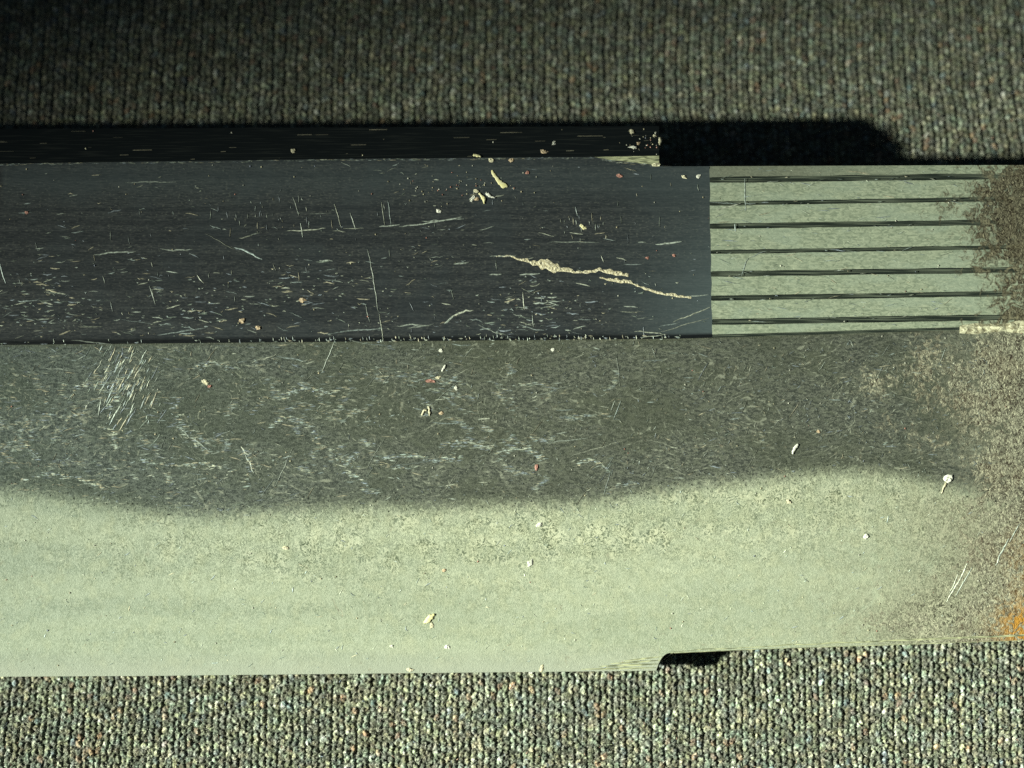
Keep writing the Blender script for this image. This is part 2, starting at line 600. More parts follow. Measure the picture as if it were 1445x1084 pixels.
# chamfer filed along the last stretch of the spine edge
xs = np.arange(838, 931, 2.0)
strip("filed_chamfer", SPINE(xs) + .0, top_y(xs) + .0, np.full_like(xs, ZK + .3), zflat(xs, top_y(xs)) + .3, xs, 6, M['chamfer'])


# ---- underside, spine back, shoulders and ends close the body
def closing(name, rows, mat):
    grid_mesh(name, np.stack(rows), mat, sword, smooth=False)


xs = stations(XL, 930, 20)
e = P(xs, EDGE(np.minimum(xs, 925)), ZE)
k_ = P(xs, SPINE(xs), ZK)
r_ = b0 = P(xs, RIDGE(xs), ZR)
s_ = P(xs, SHINOGI(xs), ZS)
drop = lambda p, z, dy=0: np.stack([p[:, 0], p[:, 1] + dy * S, np.full(len(p), z * S)], 1)
e_lo = e + np.array([0, .0, -1.5 * S])
closing("underside", [e, e_lo, drop(s_, 2), drop(k_, 4), drop(r_, 60, -6), r_], M['under'])
xt = stations(930, XR, 20)
et = P(xt, edge_y(xt), zbev(xt, edge_y(xt)))
kt = P(xt, top_y(xt), zflat(xt, top_y(xt)))
st = P(xt, SHINOGI(xt), ZS)
closing("tang_underside", [et, et + np.array([0, 0, -5 * S]), drop(st, 2), drop(kt, 4), kt], M['under'])
# mune shoulder wall and edge shoulder wall (facing the tang)
x0 = np.array([930.0])
top_w = [P(930, RIDGE(930), ZR), P(930, SPINE(930), ZK), P(930, float(top_y(930)), float(zflat(930.0, top_y(930))))]
v = [top_w[0], top_w[1], top_w[2], top_w[2] * [1, 1, 0] + [0, 0, 4 * S], top_w[0] * [1, 1, 0] + [0, -6 * S, 60 * S]]
poly_mesh("spine_shoulder", v, [(0, 4, 3, 2, 1)], M['under'], sword)
ex = np.linspace(926, 951, 14)
ea = P(ex, edge_y(ex), zbev(ex, edge_y(ex)))
eb = ea.copy()
eb[:, 2] = 24 * S
grid_mesh("edge_shoulder", np.stack([ea, eb]), M['under'], sword, smooth=True)
# bright filed rims along the tang
xs = np.arange(946, 1560, 4.0)
yb = edge_y(xs)
wob = (vnoise(xs / 31, xs * 0, 3) - .3) * 5
ww = np.interp(xs, [946, 1000, 1300, 1560], [1.5, 2.5, 7, 9]) + np.clip(wob, 0, 5) * .6
strip("tang_edge_rim", yb - ww, yb + .8, zbev(xs, yb - ww) + .5, zbev(xs, yb) - 1.5, xs, 4, M['chamfer'])
# filed nick marks before the edge shoulder
for (xa, xb, dy, w) in [(845, 931, -9, 1.6), (820, 927, -4, 1.3), (862, 933, -14, 1.3), (880, 936, -19, 1.2)]:
    xs = np.arange(xa, xb, 3.0)
    yb = EDGE(xs) + dy * np.interp(xs, [xa, xb], [.75, 1.05])
    ww = w * np.sin(np.linspace(.25, 2.9, len(xs)))
    strip("file_mark", yb - ww, yb + ww, zbev(xs, yb - ww) + .6, zbev(xs, yb + ww) + .6, xs, 2, M['chamfer'])

# chipped bright scale on the ridge of the tang
rng = np.random.RandomState(4)
xs = np.arange(1354, 1560, 2.5)
hh = 4.5 + 5 * vnoise(xs / 13, xs * 0, 8)
yc = SHINOGI(xs) - 1
n = 7
t = np.linspace(-1, 1, n)[:, None]
X = np.broadcast_to(xs, (n, len(xs)))
Y = yc + t * hh
Z = ztop(X, Y) + (1 - t ** 2) * (4 + 4 * (vnoise(X / 5, Y / 4, 9) - .3)) + .3
grid_mesh("chipped_ridge_scale", P(X, Y, Z), M['flake'], sword)


# ------------------------------------------------------------------ scratches
class Ribbons:
    def __init__(self):
        self.v, self.f, self.t = [], [], []

    def add(self, path, w, tint, h=.45):
        path = np.asarray(path, float)
        n = len(path)
        d = np.gradient(path, axis=0)
        ln = np.hypot(d[:, 0], d[:, 1]) + 1e-9
        nx, ny = -d[:, 1] / ln, d[:, 0] / ln
        ww = w * np.clip(np.sin(np.linspace(.12, math.pi - .12, n)) ** .5, .15, 1) / 2
        L = np.stack([path[:, 0] + nx * ww, path[:, 1] + ny * ww], 1)
        R = np.stack([path[:, 0] - nx * ww, path[:, 1] - ny * ww], 1)
        base = len(self.v)
        for Q, dz in ((L, .12), (path, .12 + h), (R, .12)):
            self.v.extend(P(Q[:, 0], Q[:, 1], ztop(Q[:, 0], Q[:, 1]) + dz))
        for i in range(n - 1):
            self.f.append((base + i, base + i + 1, base + n + i + 1, base + n + i))
            self.f.append((base + n + i, base + n + i + 1, base + 2 * n + i + 1, base + 2 * n + i))
        self.t.extend([tint] * (3 * n))

    def build(self, name, label=None):
        o = poly_mesh(name, self.v, self.f, M['scratch'], sword, np.array(self.t))
        if label:
            o['label'] = label
        return o


def wig(x0_, y0_, x1_, y1_, amp, rr, step=4):
    L = math.hypot(x1_ - x0_, y1_ - y0_)
    n = max(3, int(L / step))
    t_ = np.linspace(0, 1, n)
    nx, ny = -(y1_ - y0_) / (L + 1e-6), (x1_ - x0_) / (L + 1e-6)
    k = np.cumsum(rr.randn(n)) * amp / math.sqrt(n)
    k -= k[0] + (k[-1] - k[0]) * t_
    return np.stack([x0_ + (x1_ - x0_) * t_ + nx * k, y0_ + (y1_ - y0_) * t_ + ny * k], 1)


rr = np.random.RandomState(21)
TINTS = np.array([(.45, .52, .47), (.55, .60, .50), (.36, .44, .44), (.30, .36, .42), (.50, .48, .36), (.26, .32, .28)])


def tint(s=1.0):
    return TINTS[rr.randint(len(TINTS))] * s * rr.uniform(.6, 1.25)


# long scratches traced one by one (x0, y0, x1, y1, width, wobble, brightness)
LONG = [(177, 258, 249, 257, 1.6, 1.5, 1), (132, 360, 192, 355, 2.0, 1.5, 1.3), (226, 351, 272, 352, 2, 2.5, 1.2),
        (330, 349, 370, 366, 3.4, 2, 1.8), (290, 330, 332, 352, 1.2, 2, .6), (405, 326, 460, 322, 2, 1, 1.4), (435, 302, 468, 301, 1.2, .5, .8),
        (535, 320, 564, 317, 2, .8, 1.3), (563, 320, 652, 306, 2.2, 1.6, 1.4), (595, 312, 655, 309, 2, 1.5, 1.4), (484, 322, 514, 322, 1.6, 1, 1),
        (538, 285, 543, 317, 1.3, .6, .9), (547, 283, 552, 318, 1.5, .6, 1), (494, 300, 502, 324, 1.4, .6, .9), (472, 288, 482, 322, 1.5, .6, .9),
        (519, 352, 534, 440, 1.4, 1.2, .8), (535, 443, 541, 480, 1.5, .6, 1.0), (516, 430, 522, 455, 1.2, .5, .7), (413, 278, 422, 305, 1.3, .6, .7),
        (424, 315, 427, 335, 1.6, .6, 1.3), (0, 372, 8, 400, 2.6, .6, 1.6), (211, 404, 219, 430, 1.7, .6, .8), (278, 388, 288, 400, 2, 1, 1.2),
        (222, 473, 290, 463, 1.8, .8, 1.2), (480, 468, 541, 464, 1.8, 1, 1.1), (455, 472, 500, 467, 1.3, .6, .8), (560, 460, 605, 460, 1.8, 2, 1.1), (575, 463, 612, 457, 1.6, 1.5, 1),
        (627, 457, 640, 447, 3, 1.5, 1.5), (636, 448, 668, 438, 2.6, 2, 1.5), (170, 450, 222, 458, 1.3, .8, .8), (110, 461, 145, 461, 1.2, .6, .7),
        (675, 458, 715, 473, 1.5, 1.5, 1), (738, 412, 740, 437, 1.6, .4, 1.1), (751, 444, 753, 462, 1.5, .4, 1), (733, 458, 768, 466, 1.6, 1.5, 1.1),
        (755, 435, 790, 430, 1.6, 1.5, 1), (728, 433, 745, 434, 1.6, .8, 1), (752, 428, 772, 427, 2.6, 1.2, 1.4),
        (775, 342, 845, 342, 1.5, 1, .9), (900, 342, 912, 342, 2, .6, 1), (925, 345, 962, 341, 2.6, 1.4, 1.5), (880, 373, 906, 373, 1.5, .6, .9),
        (676, 325, 698, 319, 1.5, .8, 1), (760, 328, 782, 334, 1.7, .8, 1.2), (812, 292, 815, 305, 1.6, .6, 1.1), (848, 360, 852, 370, 1.8, .5, 1.1),
        (690, 388, 708, 387, 3, 1, 1.1), (640, 373, 662, 370, 2.6, 1.2, 1), (733, 388, 762, 386, 2.4, 1, 1.2), (691, 362, 728, 361, 1.8, 1.2, 1.2),
        (880, 432, 900, 434, 2.4, 2, 1.1), (875, 440, 895, 440, 1.6, 1, 1), (930, 461, 960, 455, 1.6, 1, 1.1), (895, 468, 940, 472, 1.8, 1.2, 1.1), (905, 476, 935, 473, 1.6, 1, 1),
        (950, 455, 1003, 433, 1.6, 1.2, 1), (930, 470, 1000, 449, 1.5, 1.2, .9), (1002, 286, 1045, 288, 1.6, 1, 1), (1010, 297, 1045, 287, 2.2, 1.4, 1.1),
        (1051, 252, 1052, 298, 1.5, .8, 1.2), (1052, 287, 1066, 287, 2, 1.4, 1.2), (1037, 316, 1038, 327, 2.2, .5, 1.5),
        (1046, 390, 1056, 365, 1.6, 1.2, .9), (1055, 365, 1082, 355, 1.8, 1.2, 1), (968, 418, 1000, 416, 1.8, .6, 1.3),
        (60, 520, 100, 523, 2, 2, .9), (455, 525, 472, 482, 1.7, .8, 1.1), (356, 512, 390, 500, 2.2, 2.5, 1.1), (390, 503, 430, 510, 2, 2, 1.1), (300, 487, 336, 491, 1.2, .5, .7),
        (0, 631, 42, 633, 2, 2.5, 1), (38, 632, 55, 648, 2, 2, 1), (247, 601, 300, 638, 2.4, 4, 1), (345, 640, 358, 668, 2.4, 3, 1.1), (340, 630, 352, 642, 3, 3, 1.1),
        (495, 480, 515, 485, 1.5, 1, .7), (388, 688, 414, 632, 1.5, 1.5, .8), (610, 596, 650, 598, 1.8, .8, 1), (540, 660, 640, 646, 1.3, 2.5, .6), (540, 642, 650, 648, 1.3, 2, .7),
        (650, 622, 690, 631, 1.8, 1.4, .9), (672, 632, 700, 628, 2.4, 1.5, 1), (768, 626, 830, 618, 1.7, 1.5, .9), (800, 646, 880, 622, 1.6, 2, .8), (745, 562, 805, 545, 1.3, 1.5, .7),
        (814, 654, 845, 650, 1.7, 2, .9), (845, 650, 860, 670, 1.3, 1.5, .7), (866, 592, 876, 566, 1.6, .6, 1), (862, 580, 868, 565, 1.4, .5, .8), (785, 579, 810, 578, 1.6, .4, 1),
        (636, 534, 662, 520, 1.4, 1, .8), (610, 570, 645, 540, 1.4, 1.5, .7), (655, 505, 668, 490, 1.5, 1, .8), (517, 664, 542, 620, 1.3, .8, .7), (480, 600, 495, 585, 1.4, .8, .7),
        (515, 485, 560, 490, 1.5, 1, .8), (560, 510, 590, 517, 1.4, 1, .7), (1013, 553, 1018, 545, 1.6, .5, 1), (870, 500, 875, 545, 1.1, .6, .7), (905, 510, 938, 508, 1.4, .8, .8),
        (1155, 524, 1165, 509, 1.5, .5, .8), (920, 490, 925, 505, 1.3, .5, .8), (1195, 488, 1200, 480, 1.5, .4, 1), (1200, 480, 1204, 490, 1.3, .4, 1), (1325, 515, 1335, 490, 1.3, .5, .8),
        (1336, 850, 1365, 795, 3.4, 1.2, 1.5), (1340, 838, 1352, 810, 2.6, 1, 1.2), (1348, 842, 1372, 800, 2, 1, 1.2), (1405, 798, 1424, 760, 3, 1.2, 1.3), (1425, 765, 1440, 738, 2, 1, 1.0),
        (560, 878, 570, 872, 1.6, .5, 1), (100, 480, 160, 486, 1.4, 1, .8)]
named = Ribbons()
for (x0_, y0_, x1_, y1_, w, am, br) in LONG:
    named.add(wig(x0_, y0_, x1_, y1_, am * 1.3, rr), w * rr.uniform(.6, .95), TINTS[rr.choice([0, 1, 0, 2])] * br * .95)
named.build("long_scratch")['kind'] = 'stuff'

small = Ribbons()


def scatter(n, dens, lmin, lmax, wmin, wmax, ang, spread, s, xr=(-150, 1003), yr=None, amp=.8):
    c = 0
    tries = 0
    while c < n and tries < n * 60:
        tries += 1
        x = rr.uniform(*xr)
        y = rr.uniform(*yr)
        if rr.rand() > dens(x, y):
            continue
        if y < top_y(x) + 2 or y > edge_y(x) - 3 or abs(y - SHINOGI(x)) < 2:
            continue
        L = lmin + (lmax - lmin) * rr.rand() ** 2.5
        a_ = math.radians(ang + rr.randn() * spread)
        dx, dy = L / 2 * math.cos(a_), L / 2 * math.sin(a_)
        if (y - dy - SHINOGI(x)) * (y + dy - SHINOGI(x)) < 0 or min(y - abs(dy), y) < top_y(x) + 1:
            continue
        if x + abs(dx) > xr[1]:
            continue
        small.add(wig(x - dx, y - dy, x + dx, y + dy, amp, rr, 3.5), rr.uniform(wmin, wmax), tint(s))
        c += 1


clump = lambda x, y, sc, sd, th: float(vnoise(np.array([x / sc + 50]), np.array([y / (sc * .45) + 50]), sd)[0] > th)
gauss = lambda x, y, cx, cy, rx, ry: math.exp(-((x - cx) / rx) ** 2 - ((y - cy) / ry) ** 2)
# horizontal flecks on the upper flat, dense toward its lower half
scatter(620, lambda x, y: (clump(x, y, 34, 31, .62) + .08) * np.clip((y - 240) / 230, .12, 1) * np.clip((1010 - x) / 250, .25, 1), 2, 20, .6, 1.7, 0, 14, 1.0, yr=(228, 478), amp=1.5)
scatter(380, lambda x, y: max(gauss(x, y, 275, 440, 60, 35), gauss(x, y, 760, 440, 60, 30), .9 * gauss(x, y, 60, 420, 60, 40), gauss(x, y, 450, 400, 70, 40) * .6), 3, 20, .9, 2.0, 0, 9, 1.25, yr=(350, 478), amp=1.8)
scatter(80, lambda x, y: clump(x, y, 60, 33, .55) + .1, 4, 16, .7, 1.3, 84, 9, .7, yr=(245, 476))
scatter(70, lambda x, y: max(gauss(x, y, 820, 320, 25, 18), .8 * gauss(x, y, 380, 310, 60, 20)), 3, 14, .7, 1.5, 84, 8, .8, yr=(245, 476))
# flecks on the body steel
bev = lambda x, y: (y > SHINOGI(x) + 2) * (y < TEMPER(x) - 2)
scatter(1500, lambda x, y: bev(x, y) * (clump(x, y, 38, 41, .5) + .15) * np.clip((700 - x) / 500, .22, 1), 2.5, 18, .7, 1.6, -2, 14, 1.1, yr=(482, 724), xr=(-150, 1400))
scatter(1300, lambda x, y: bev(x, y) * np.clip((x - 300) / 900, .15, 1), 2, 9, .6, 1.3, 0, 40, .8, yr=(482, 724), xr=(-150, 1400), amp=1.5)
scatter(150, lambda x, y: gauss(x, y, 175, 535, 38, 50), 6, 26, .8, 2.2, -62, 7, 1.5, yr=(484, 640), xr=(60, 330))
scatter(70, lambda x, y: bev(x, y), 8, 34, .6, 1.2, -62, 8, .55, yr=(484, 715), xr=(-100, 1350))
# curdled grain arcs in the body steel
for _ in range(70):
    cx, cy, R_ = rr.uniform(-50, 900), rr.uniform(515, 690), rr.uniform(12, 42)
    a0, da = rr.uniform(0, 6.28), rr.uniform(.7, 1.8)
    th = np.linspace(a0, a0 + da, 16)
    rad = R_ * (1 + .22 * np.cumsum(rr.randn(16)) / 4)
    pth = np.stack([cx + rad * 1.3 * np.cos(th), cy + rad * .8 * np.sin(th)], 1)
    if pth[:, 1].min() > 492 and (pth[:, 1] < TEMPER(pth[:, 0]) - 6).all():
        for j in list(range(16)) * 2:
            q = pth[j] + rr.randn(2) * 1.5
            small.add(wig(q[0] - rr.uniform(2, 6), q[1] - rr.uniform(-1.5, 1.5), q[0] + rr.uniform(2, 6), q[1], .6, rr, 3), rr.uniform(.7, 1.5), tint(1.05))
ARCS = [[(250, 560), (247, 580), (258, 600), (262, 615), (285, 632), (300, 640)], [(335, 636), (350, 640), (356, 655), (348, 672), (346, 690)],
        [(505, 640), (490, 650), (484, 662), (498, 672), (520, 682)], [(0, 628), (20, 634), (38, 630), (48, 640), (54, 652)],
        [(100, 548), (150, 540), (165, 560), (150, 580)], [(540, 648), (580, 642), (620, 650), (650, 645)], [(140, 600), (160, 608), (165, 636)],
        [(270, 520), (300, 512), (330, 520)], [(640, 620), (672, 626), (685, 634), (700, 628)], [(815, 656), (830, 648), (848, 652), (858, 668)],
        [(700, 640), (730, 632), (755, 640), (770, 650)], [(400, 560), (430, 548), (470, 556)], [(380, 600), (405, 590), (440, 600), (450, 625)],
        [(60, 585), (95, 590), (120, 580)], [(200, 650), (240, 658), (290, 655), (330, 665)], [(30, 675), (70, 668), (110, 676), (150, 690)]]
for pl in ARCS:
    pl = np.array(pl, float)
    sg = np.concatenate([[0], np.cumsum(np.hypot(*np.diff(pl, axis=0).T))])
    for d_ in np.arange(0, sg[-1], 1.2):
        if rr.rand() < .25:
            continue
        qx, qy = np.interp(d_, sg, pl[:, 0]) + rr.randn() * 2.5, np.interp(d_, sg, pl[:, 1]) + rr.randn() * 1.8
        hl = rr.uniform(1.5, 5)
        small.add(wig(qx - hl, qy - rr.uniform(-1, 1), qx + hl, qy, .6, rr, 2.5), rr.uniform(.8, 1.7), tint(1.5))
# bright nicks straddling the ridge between flats
for _ in range(190):
    x = rr.choice([rr.uniform(380, 960), rr.uniform(-60, 380)], p=[.8, .2])
    y = SHINOGI(x) + rr.uniform(-4.5, 1)
    L = rr.uniform(1.5, 6)
    if rr.rand() < .5:
        small.add([(x - L / 2, y - .4), (x, y), (x + L / 2, y)], rr.uniform(1, 2), tint(1.2))
    else:
        small.add([(x - .5, y - L / 2 - 1.5), (x, y - 1.5), (x + .3, y + L / 2 - 1.5)], rr.uniform(.8, 1.7), tint(1.2))
for _ in range(260):   # nicks along the spine edge
    x = rr.uniform(-100, 928)
    y = float(top_y(x)) + rr.uniform(.3, 2.6)
    L = rr.uniform(2, 12)
    small.add([(x - L / 2, y), (x, y + rr.uniform(-.3, .3)), (x + L / 2, y)], rr.uniform(.6, 1.3), tint(.8))
# tang: faint flecks
scatter(260, lambda x, y: 1.0, 3, 22, .6, 1.4, 0, 14, 1.25, yr=(238, 460), xr=(1010, 1360))
# hard edge zone: tiny bright dashes
scatter(420, lambda x, y: float(y > TEMPER(x) + 6), 2, 10, .7, 1.5, -20, 35, 1.7, yr=(690, 945), xr=(-100, 1400), amp=1.5)
o = small.build("fine_scratches", "fine bright flecks and hairline scratches over the steel")
o['kind'] = 'stuff'

# faint scratches on the spine facet
sv, sf, st_ = [], [], []
for _ in range(38):
    x, q = rr.uniform(-60, 915), rr.rand()
    L, w = rr.uniform(5, 55) * rr.rand(), rr.uniform(.5, 1.1)
    q0 = q ** .6 if rr.rand() < .6 else q
    pa = [P(x + dx, SPINE(x) + (RIDGE(x) - SPINE(x)) * (q0 * .9 + .04) + dw, ZK + (ZR - ZK) * (q0 * .9 + .04) + .8) for dx, dw in
          ((-L / 2, 0), (L / 2, -w * .3), (L / 2, w * .5), (-L / 2, w))]
    bs = len(sv)
    sv += pa
    sf.append((bs, bs + 3, bs + 2, bs + 1))
    st_ += [TINTS[4] * rr.uniform(.12, .45)] * 4
o = poly_mesh("spine_scratches", sv, sf, M['scratch'], sword, np.array(st_))
o['kind'] = 'stuff'


# ------------------------------------------------------------------ debris: crumbs, flakes, fibres
def surf_point(px, py, dz=0.0, on=None):
    z = float(ztop(px, py))
    if on == 'spine' or (py < SPINE(min(px, 930)) and px < 930):
        q = (SPINE(px) - py) / (SPINE(px) - RIDGE(px))
        z = ZK + (ZR - ZK) * q
    if on == 'cloth':
        z = 5.0
    return P(px, py, z + dz), z


def thing_mesh(name, verts, faces, mat, label, cat, group=None, smooth=True):
    v = np.array(verts)
    c = v.mean(0)
    c[2] = v[:, 2].min()
    o = poly_mesh(name, v - c, faces, mat, None, smooth=smooth)
    o.location = c
    o['label'] = label
    o['category'] = cat
    if name == 'crumb':
        group = "crumbs of debris scattered over the blade"
    if group:
        o['group'] = group
    return o


def sliver(name, pts, widths, th, mat, label, cat, group=None, on=None, lift=0.0, rr_=rr):
    """a bent flat flake with real thickness following px points on the surface"""
    pts = np.asarray(pts, float)
    u0, u1 = np.linspace(0, 1, len(pts)), np.linspace(0, 1, 3 * len(pts))
    widths = np.interp(u1, u0, widths) * rr_.uniform(.72, 1.22, len(u1))
    pts = np.stack([np.interp(u1, u0, pts[:, 0]), np.interp(u1, u0, pts[:, 1])], 1) + rr_.randn(len(u1), 2) * .35
    n = len(pts)
    d = np.gradient(pts, axis=0)
    ln = np.hypot(d[:, 0], d[:, 1]) + 1e-9
    nx, ny = -d[:, 1] / ln, d[:, 0] / ln
    V, F = [], []
    K = 8
    for i in range(n):
        for k in range(K):
            a_ = 2 * math.pi * k / K
            o_ = widths[i] / 2 * math.cos(a_)
            hz = .6 * th * (.5 + .5 * math.sin(a_)) * (.6 + .4 * min(1, widths[i] / max(widths)))
            px, py = pts[i, 0] + nx[i] * o_, pts[i, 1] + ny[i] * o_
            V.append(surf_point(px, py, hz + .2 + lift, on)[0])
    for i in range(n - 1):
        for k in range(K):
            a_, b_ = i * K + k, i * K + (k + 1) % K
            F.append((a_, b_, b_ + K, a_ + K))
    F.append(tuple(range(K))[::-1])
    F.append(tuple(range((n - 1) * K, n * K)))
    return thing_mesh(name, V, F, mat, label, cat, group)


def crumb(name, px, py, r, mat, label, cat='crumb', group=None, on=None, stretch=1.0, rot=0.0, seed=0):
    rs = np.random.RandomState(seed + int(px * 7 + py))
    V, F = [], []
    stretch *= 1.25
    r *= .88
    nl, nm = 5, 8
    for i in range(nl + 1):
        ph = math.pi * i / nl
        for k in range(nm):
            th = 2 * math.pi * k / nm
            rad = r * (.95 + .30 * rs.randn())
            lx, ly = rad * math.sin(ph) * math.cos(th) * stretch, rad * math.sin(ph) * math.sin(th)
            hx, hy = lx * math.cos(rot) - ly * math.sin(rot), lx * math.sin(rot) + ly * math.cos(rot)
            z = r * .24 * (1 + math.cos(ph)) * (1 + .3 * rs.randn() * (0 < i < nl))
            b_, z0 = surf_point(px + hx, py + hy, 0, on)
            V.append(b_ + np.array([0, 0, z * S]))
    for i in range(nl):
        for k in range(nm):
            F.append((i * nm + k, (i + 1) * nm + k, (i + 1) * nm + (k + 1) % nm, i * nm + (k + 1) % nm))
    return thing_mesh(name, V, F, mat, label, cat, group, smooth=False)


sliver("wood_sliver", [(694, 240), (697, 247), (701, 252), (706, 258), (711, 262), (715, 265)], [2.5, 4, 4.5, 7, 8, 4], 1.8, M['yellow'],
       "pale yellow elongated sliver lying on the dark upper flat below the spine edge", "sliver")
crumb("crumb", 672, 270, 3.4, M['cream'], "cream crumb at the upper left of the small debris cluster below the yellow sliver")
crumb("crumb", 667, 280, 3.6, M['white'], "pale crumb at the left end of the debris cluster below the yellow sliver", stretch=1.3, rot=-.8)
crumb("crumb", 673, 281, 3.3, M['tan'], "tan crumb beside the forked yellow shred in the debris cluster")
sliver("forked_shred", [(676, 273), (680, 277), (683, 281), (683, 287)], [2.5, 4, 5.5, 2], 3, M['yellow'],
       "small yellow forked shred in the debris cluster on the upper flat", "shred")
sliver("curled_shred", [(687, 273), (690, 276), (694, 278), (699, 279)], [4, 4.5, 2.5, 1.6], 2.5, M['white'],
       "whitish tapered shred at the right end of the debris cluster", "shred")
sliver("chaff_flake", [(668, 219), (673, 219.5), (679, 221)], [3, 4, 2.5], 3, M['yellow'], "tiny yellow flake perched on the spine edge above the yellow sliver", "flake", on='spine')
crumb("crumb", 693, 227, 3, M['cream'], "cream crumb just under the spine edge above the yellow sliver")
crumb("crumb", 721, 226.5, 3, M['tan'], "dull tan crumb under the spine edge to the right of the yellow sliver")
crumb("crumb", 413, 213, 3, M['cream'], "lone cream crumb on the dark spine facet", on='spine')
crumb("crumb", 767, 214, 2.8, M['tan'], "pinkish tan crumb at the lower rim of the spine facet, right of the yellow sliver", on='spine', stretch=1.5)
crumb("crumb", 781, 202, 2.2, M['white'], "tiny white speck midway up the spine facet, left of the shoulder", on='spine', stretch=1.4, rot=-1)
crumb("crumb", 891, 186, 3.2, M['cream'], "cream crumb high on the spine facet close to the spine shoulder", on='spine')
crumb("crumb", 894, 208, 3.2, M['white'], "pale crumb low on the spine facet close to the spine shoulder", on='spine', stretch=1.3)
crumb("crumb", 901, 203, 2.2, M['tan'], "small tan crumb next to the pale crumb near the spine shoulder", on='spine')
crumb("crumb", 924, 192, 2.5, M['cream'], "small cream crumb at the upper corner of the spine shoulder", on='spine')
sliver("shoulder_flake", [(931, 194), (932, 199), (930, 204)], [3, 6, 3], 4, M['cream'], "ragged cream flake clinging to the corner of the spine shoulder", "flake", on='spine')
crumb("crumb", 926, 232.5, 3.6, M['flake'], "bright crumb at the foot of the spine shoulder beside the shadow", stretch=1.6)
crumb("crumb", 38, 300, 2.4, M['red'], "reddish speck at the left of the upper flat")
crumb("crumb", 427, 424, 4, M['tan'], "tan crumb alone on the upper flat above the ridge at left")
crumb("crumb", 341, 453, 4.2, M['tan'], "tan crumb above the ridge, left one of a close pair")
crumb("crumb", 365, 463, 3.6, M['tan'], "tan crumb above the ridge, right one of a close pair")
crumb("crumb", 619, 298, 3.2, M['white'], "whitish crumb sitting above the crossing scratches")
crumb("crumb", 823, 321, 3.2, M['yellow'], "small yellow crumb among upright scratches on the upper flat", stretch=1.2, rot=1)
crumb("crumb", 744, 244, 2.8, M['red'], "pink speck to the right of the yellow sliver")
crumb("crumb", 874, 248, 2.6, M['red'], "reddish speck on the upper flat below the spine shoulder", stretch=1.6)
crumb("crumb", 913, 364, 2.2, M['red'], "left of two tiny red specks beside the matte panel")
crumb("crumb", 951, 361, 2.2, M['red'], "right of two tiny red specks beside the matte panel")
crumb("crumb", 986, 249, 2.8, M['white'], "white speck just left of the top of the matte panel")
crumb("crumb", 965, 250, 2.6, M['cream'], "cream speck left of the white speck near the matte panel top", stretch=1.5, rot=.5)
sliver("bent_shred", [(595, 586), (597, 582), (599, 578), (602, 580)], [2, 3, 3.5, 3], 2.6, M['cream'], "cream bent shred, left part of a pair on the dark lower face", "shred")
sliver("upright_shred", [(605, 573), (606, 578), (606, 583), (606, 587)], [3.5, 2.6, 3, 1.6], 2.6, M['cream'], "cream upright shred beside the bent shred on the dark lower face", "shred")
crumb("crumb", 623, 583, 2.6, M['tan'], "pinkish crumb right of the two cream shreds on the dark lower face")
sliver("lint_shred", [(623, 524), (626, 520), (629, 515)], [2, 3.4, 2], 2.2, M['white'], "short pale shred on the dark lower face just under the ridge", "shred")
crumb("crumb", 618, 533, 2.4, M['cream'], "cream crumb below the short pale shred", stretch=1.4)
crumb("crumb", 608, 538, 3.0, M['red'], "reddish smear of grit below the short pale shred", stretch=2)
crumb("crumb", 643, 548, 2.6, M['white'], "small white crescent speck on the dark lower face", stretch=1.3, rot=1.2)
crumb("crumb", 622, 495, 2.6, M['white'], "white speck under the ridge near mid blade")
crumb("crumb", 780, 494, 2.4, M['white'], "white speck under the ridge right of mid blade")
crumb("crumb", 296, 545, 2.6, M['red'], "red speck on the dark lower face at left")
crumb("crumb", 290, 540, 3, M['cream'], "cream crumb touching the red speck at left", stretch=1.5, rot=.6)
crumb("crumb", 757, 660, 2.6, M['red'], "pink speck above the temper line at mid blade", rot=1.5, stretch=1.6)
sliver("white_sliver", [(1118, 641), (1120, 636), (1123, 631), (1126, 627)], [3, 3.4, 4.4, 4.6], 3, M['white'], "small white sliver on the dark lower face toward the tang", "sliver")
crumb("crumb", 1155, 609, 2.4, M['tan'], "pale pink speck above and right of the white sliver")
crumb("crumb", 1337, 676, 6, M['white'], "largest white crumb, on the temper line near the rusty tang", stretch=1.05)
sliver("lint_tail", [(1335, 681), (1332, 688), (1329, 696)], [3.5, 2.4, 1.4], 2, M['cream'], "forked cream lint trailing below the large white crumb", "lint")
sliver("rice_flake", [(598, 880), (603, 876), (608, 871), (614, 867)], [2, 7, 8, 2.5], 2.6, M['yellow'], "folded pale yellow flake casting a thin shadow on the bright edge zone", "flake")
crumb("crumb", 609, 883, 3, M['cream'], "cream crumb beside the folded yellow flake", rot=1.5, stretch=1.6)
crumb("crumb", 747, 795, 4, M['white'], "oblong white crumb on the bright edge zone at mid blade", stretch=1.4, rot=-1)
crumb("crumb", 760, 741, 3.4, M['white'], "round white crumb just below the temper line")
crumb("crumb", 627, 805, 2.6, M['tan'], "pinkish speck on the bright edge zone left of the oblong white crumb")
crumb("crumb", 631, 913, 3.4, M['white'], "white crumb on the bright zone close to the cutting edge")
crumb("crumb", 552, 912, 2.6, M['white'], "faint white speck near the cutting edge below the yellow flake")
crumb("crumb", 578, 945, 3, M['cream'], "cream crumb right at the cutting edge below the yellow flake", stretch=1.6)
crumb("crumb", 764, 944, 3, M['cream'], "cream crumb right at the cutting edge at mid blade", rot=-1.2, stretch=1.4)
crumb("crumb", 402, 773, 3, M['cream'], "cream crumb on the bright edge zone at left", stretch=1.3)
crumb("crumb", 1222, 757, 3.6, M['white'], "white crumb on the bright zone toward the tang")
crumb("crumb", 1113, 708, 3.6, M['cream'], "cream crumb just below the temper line right of centre")

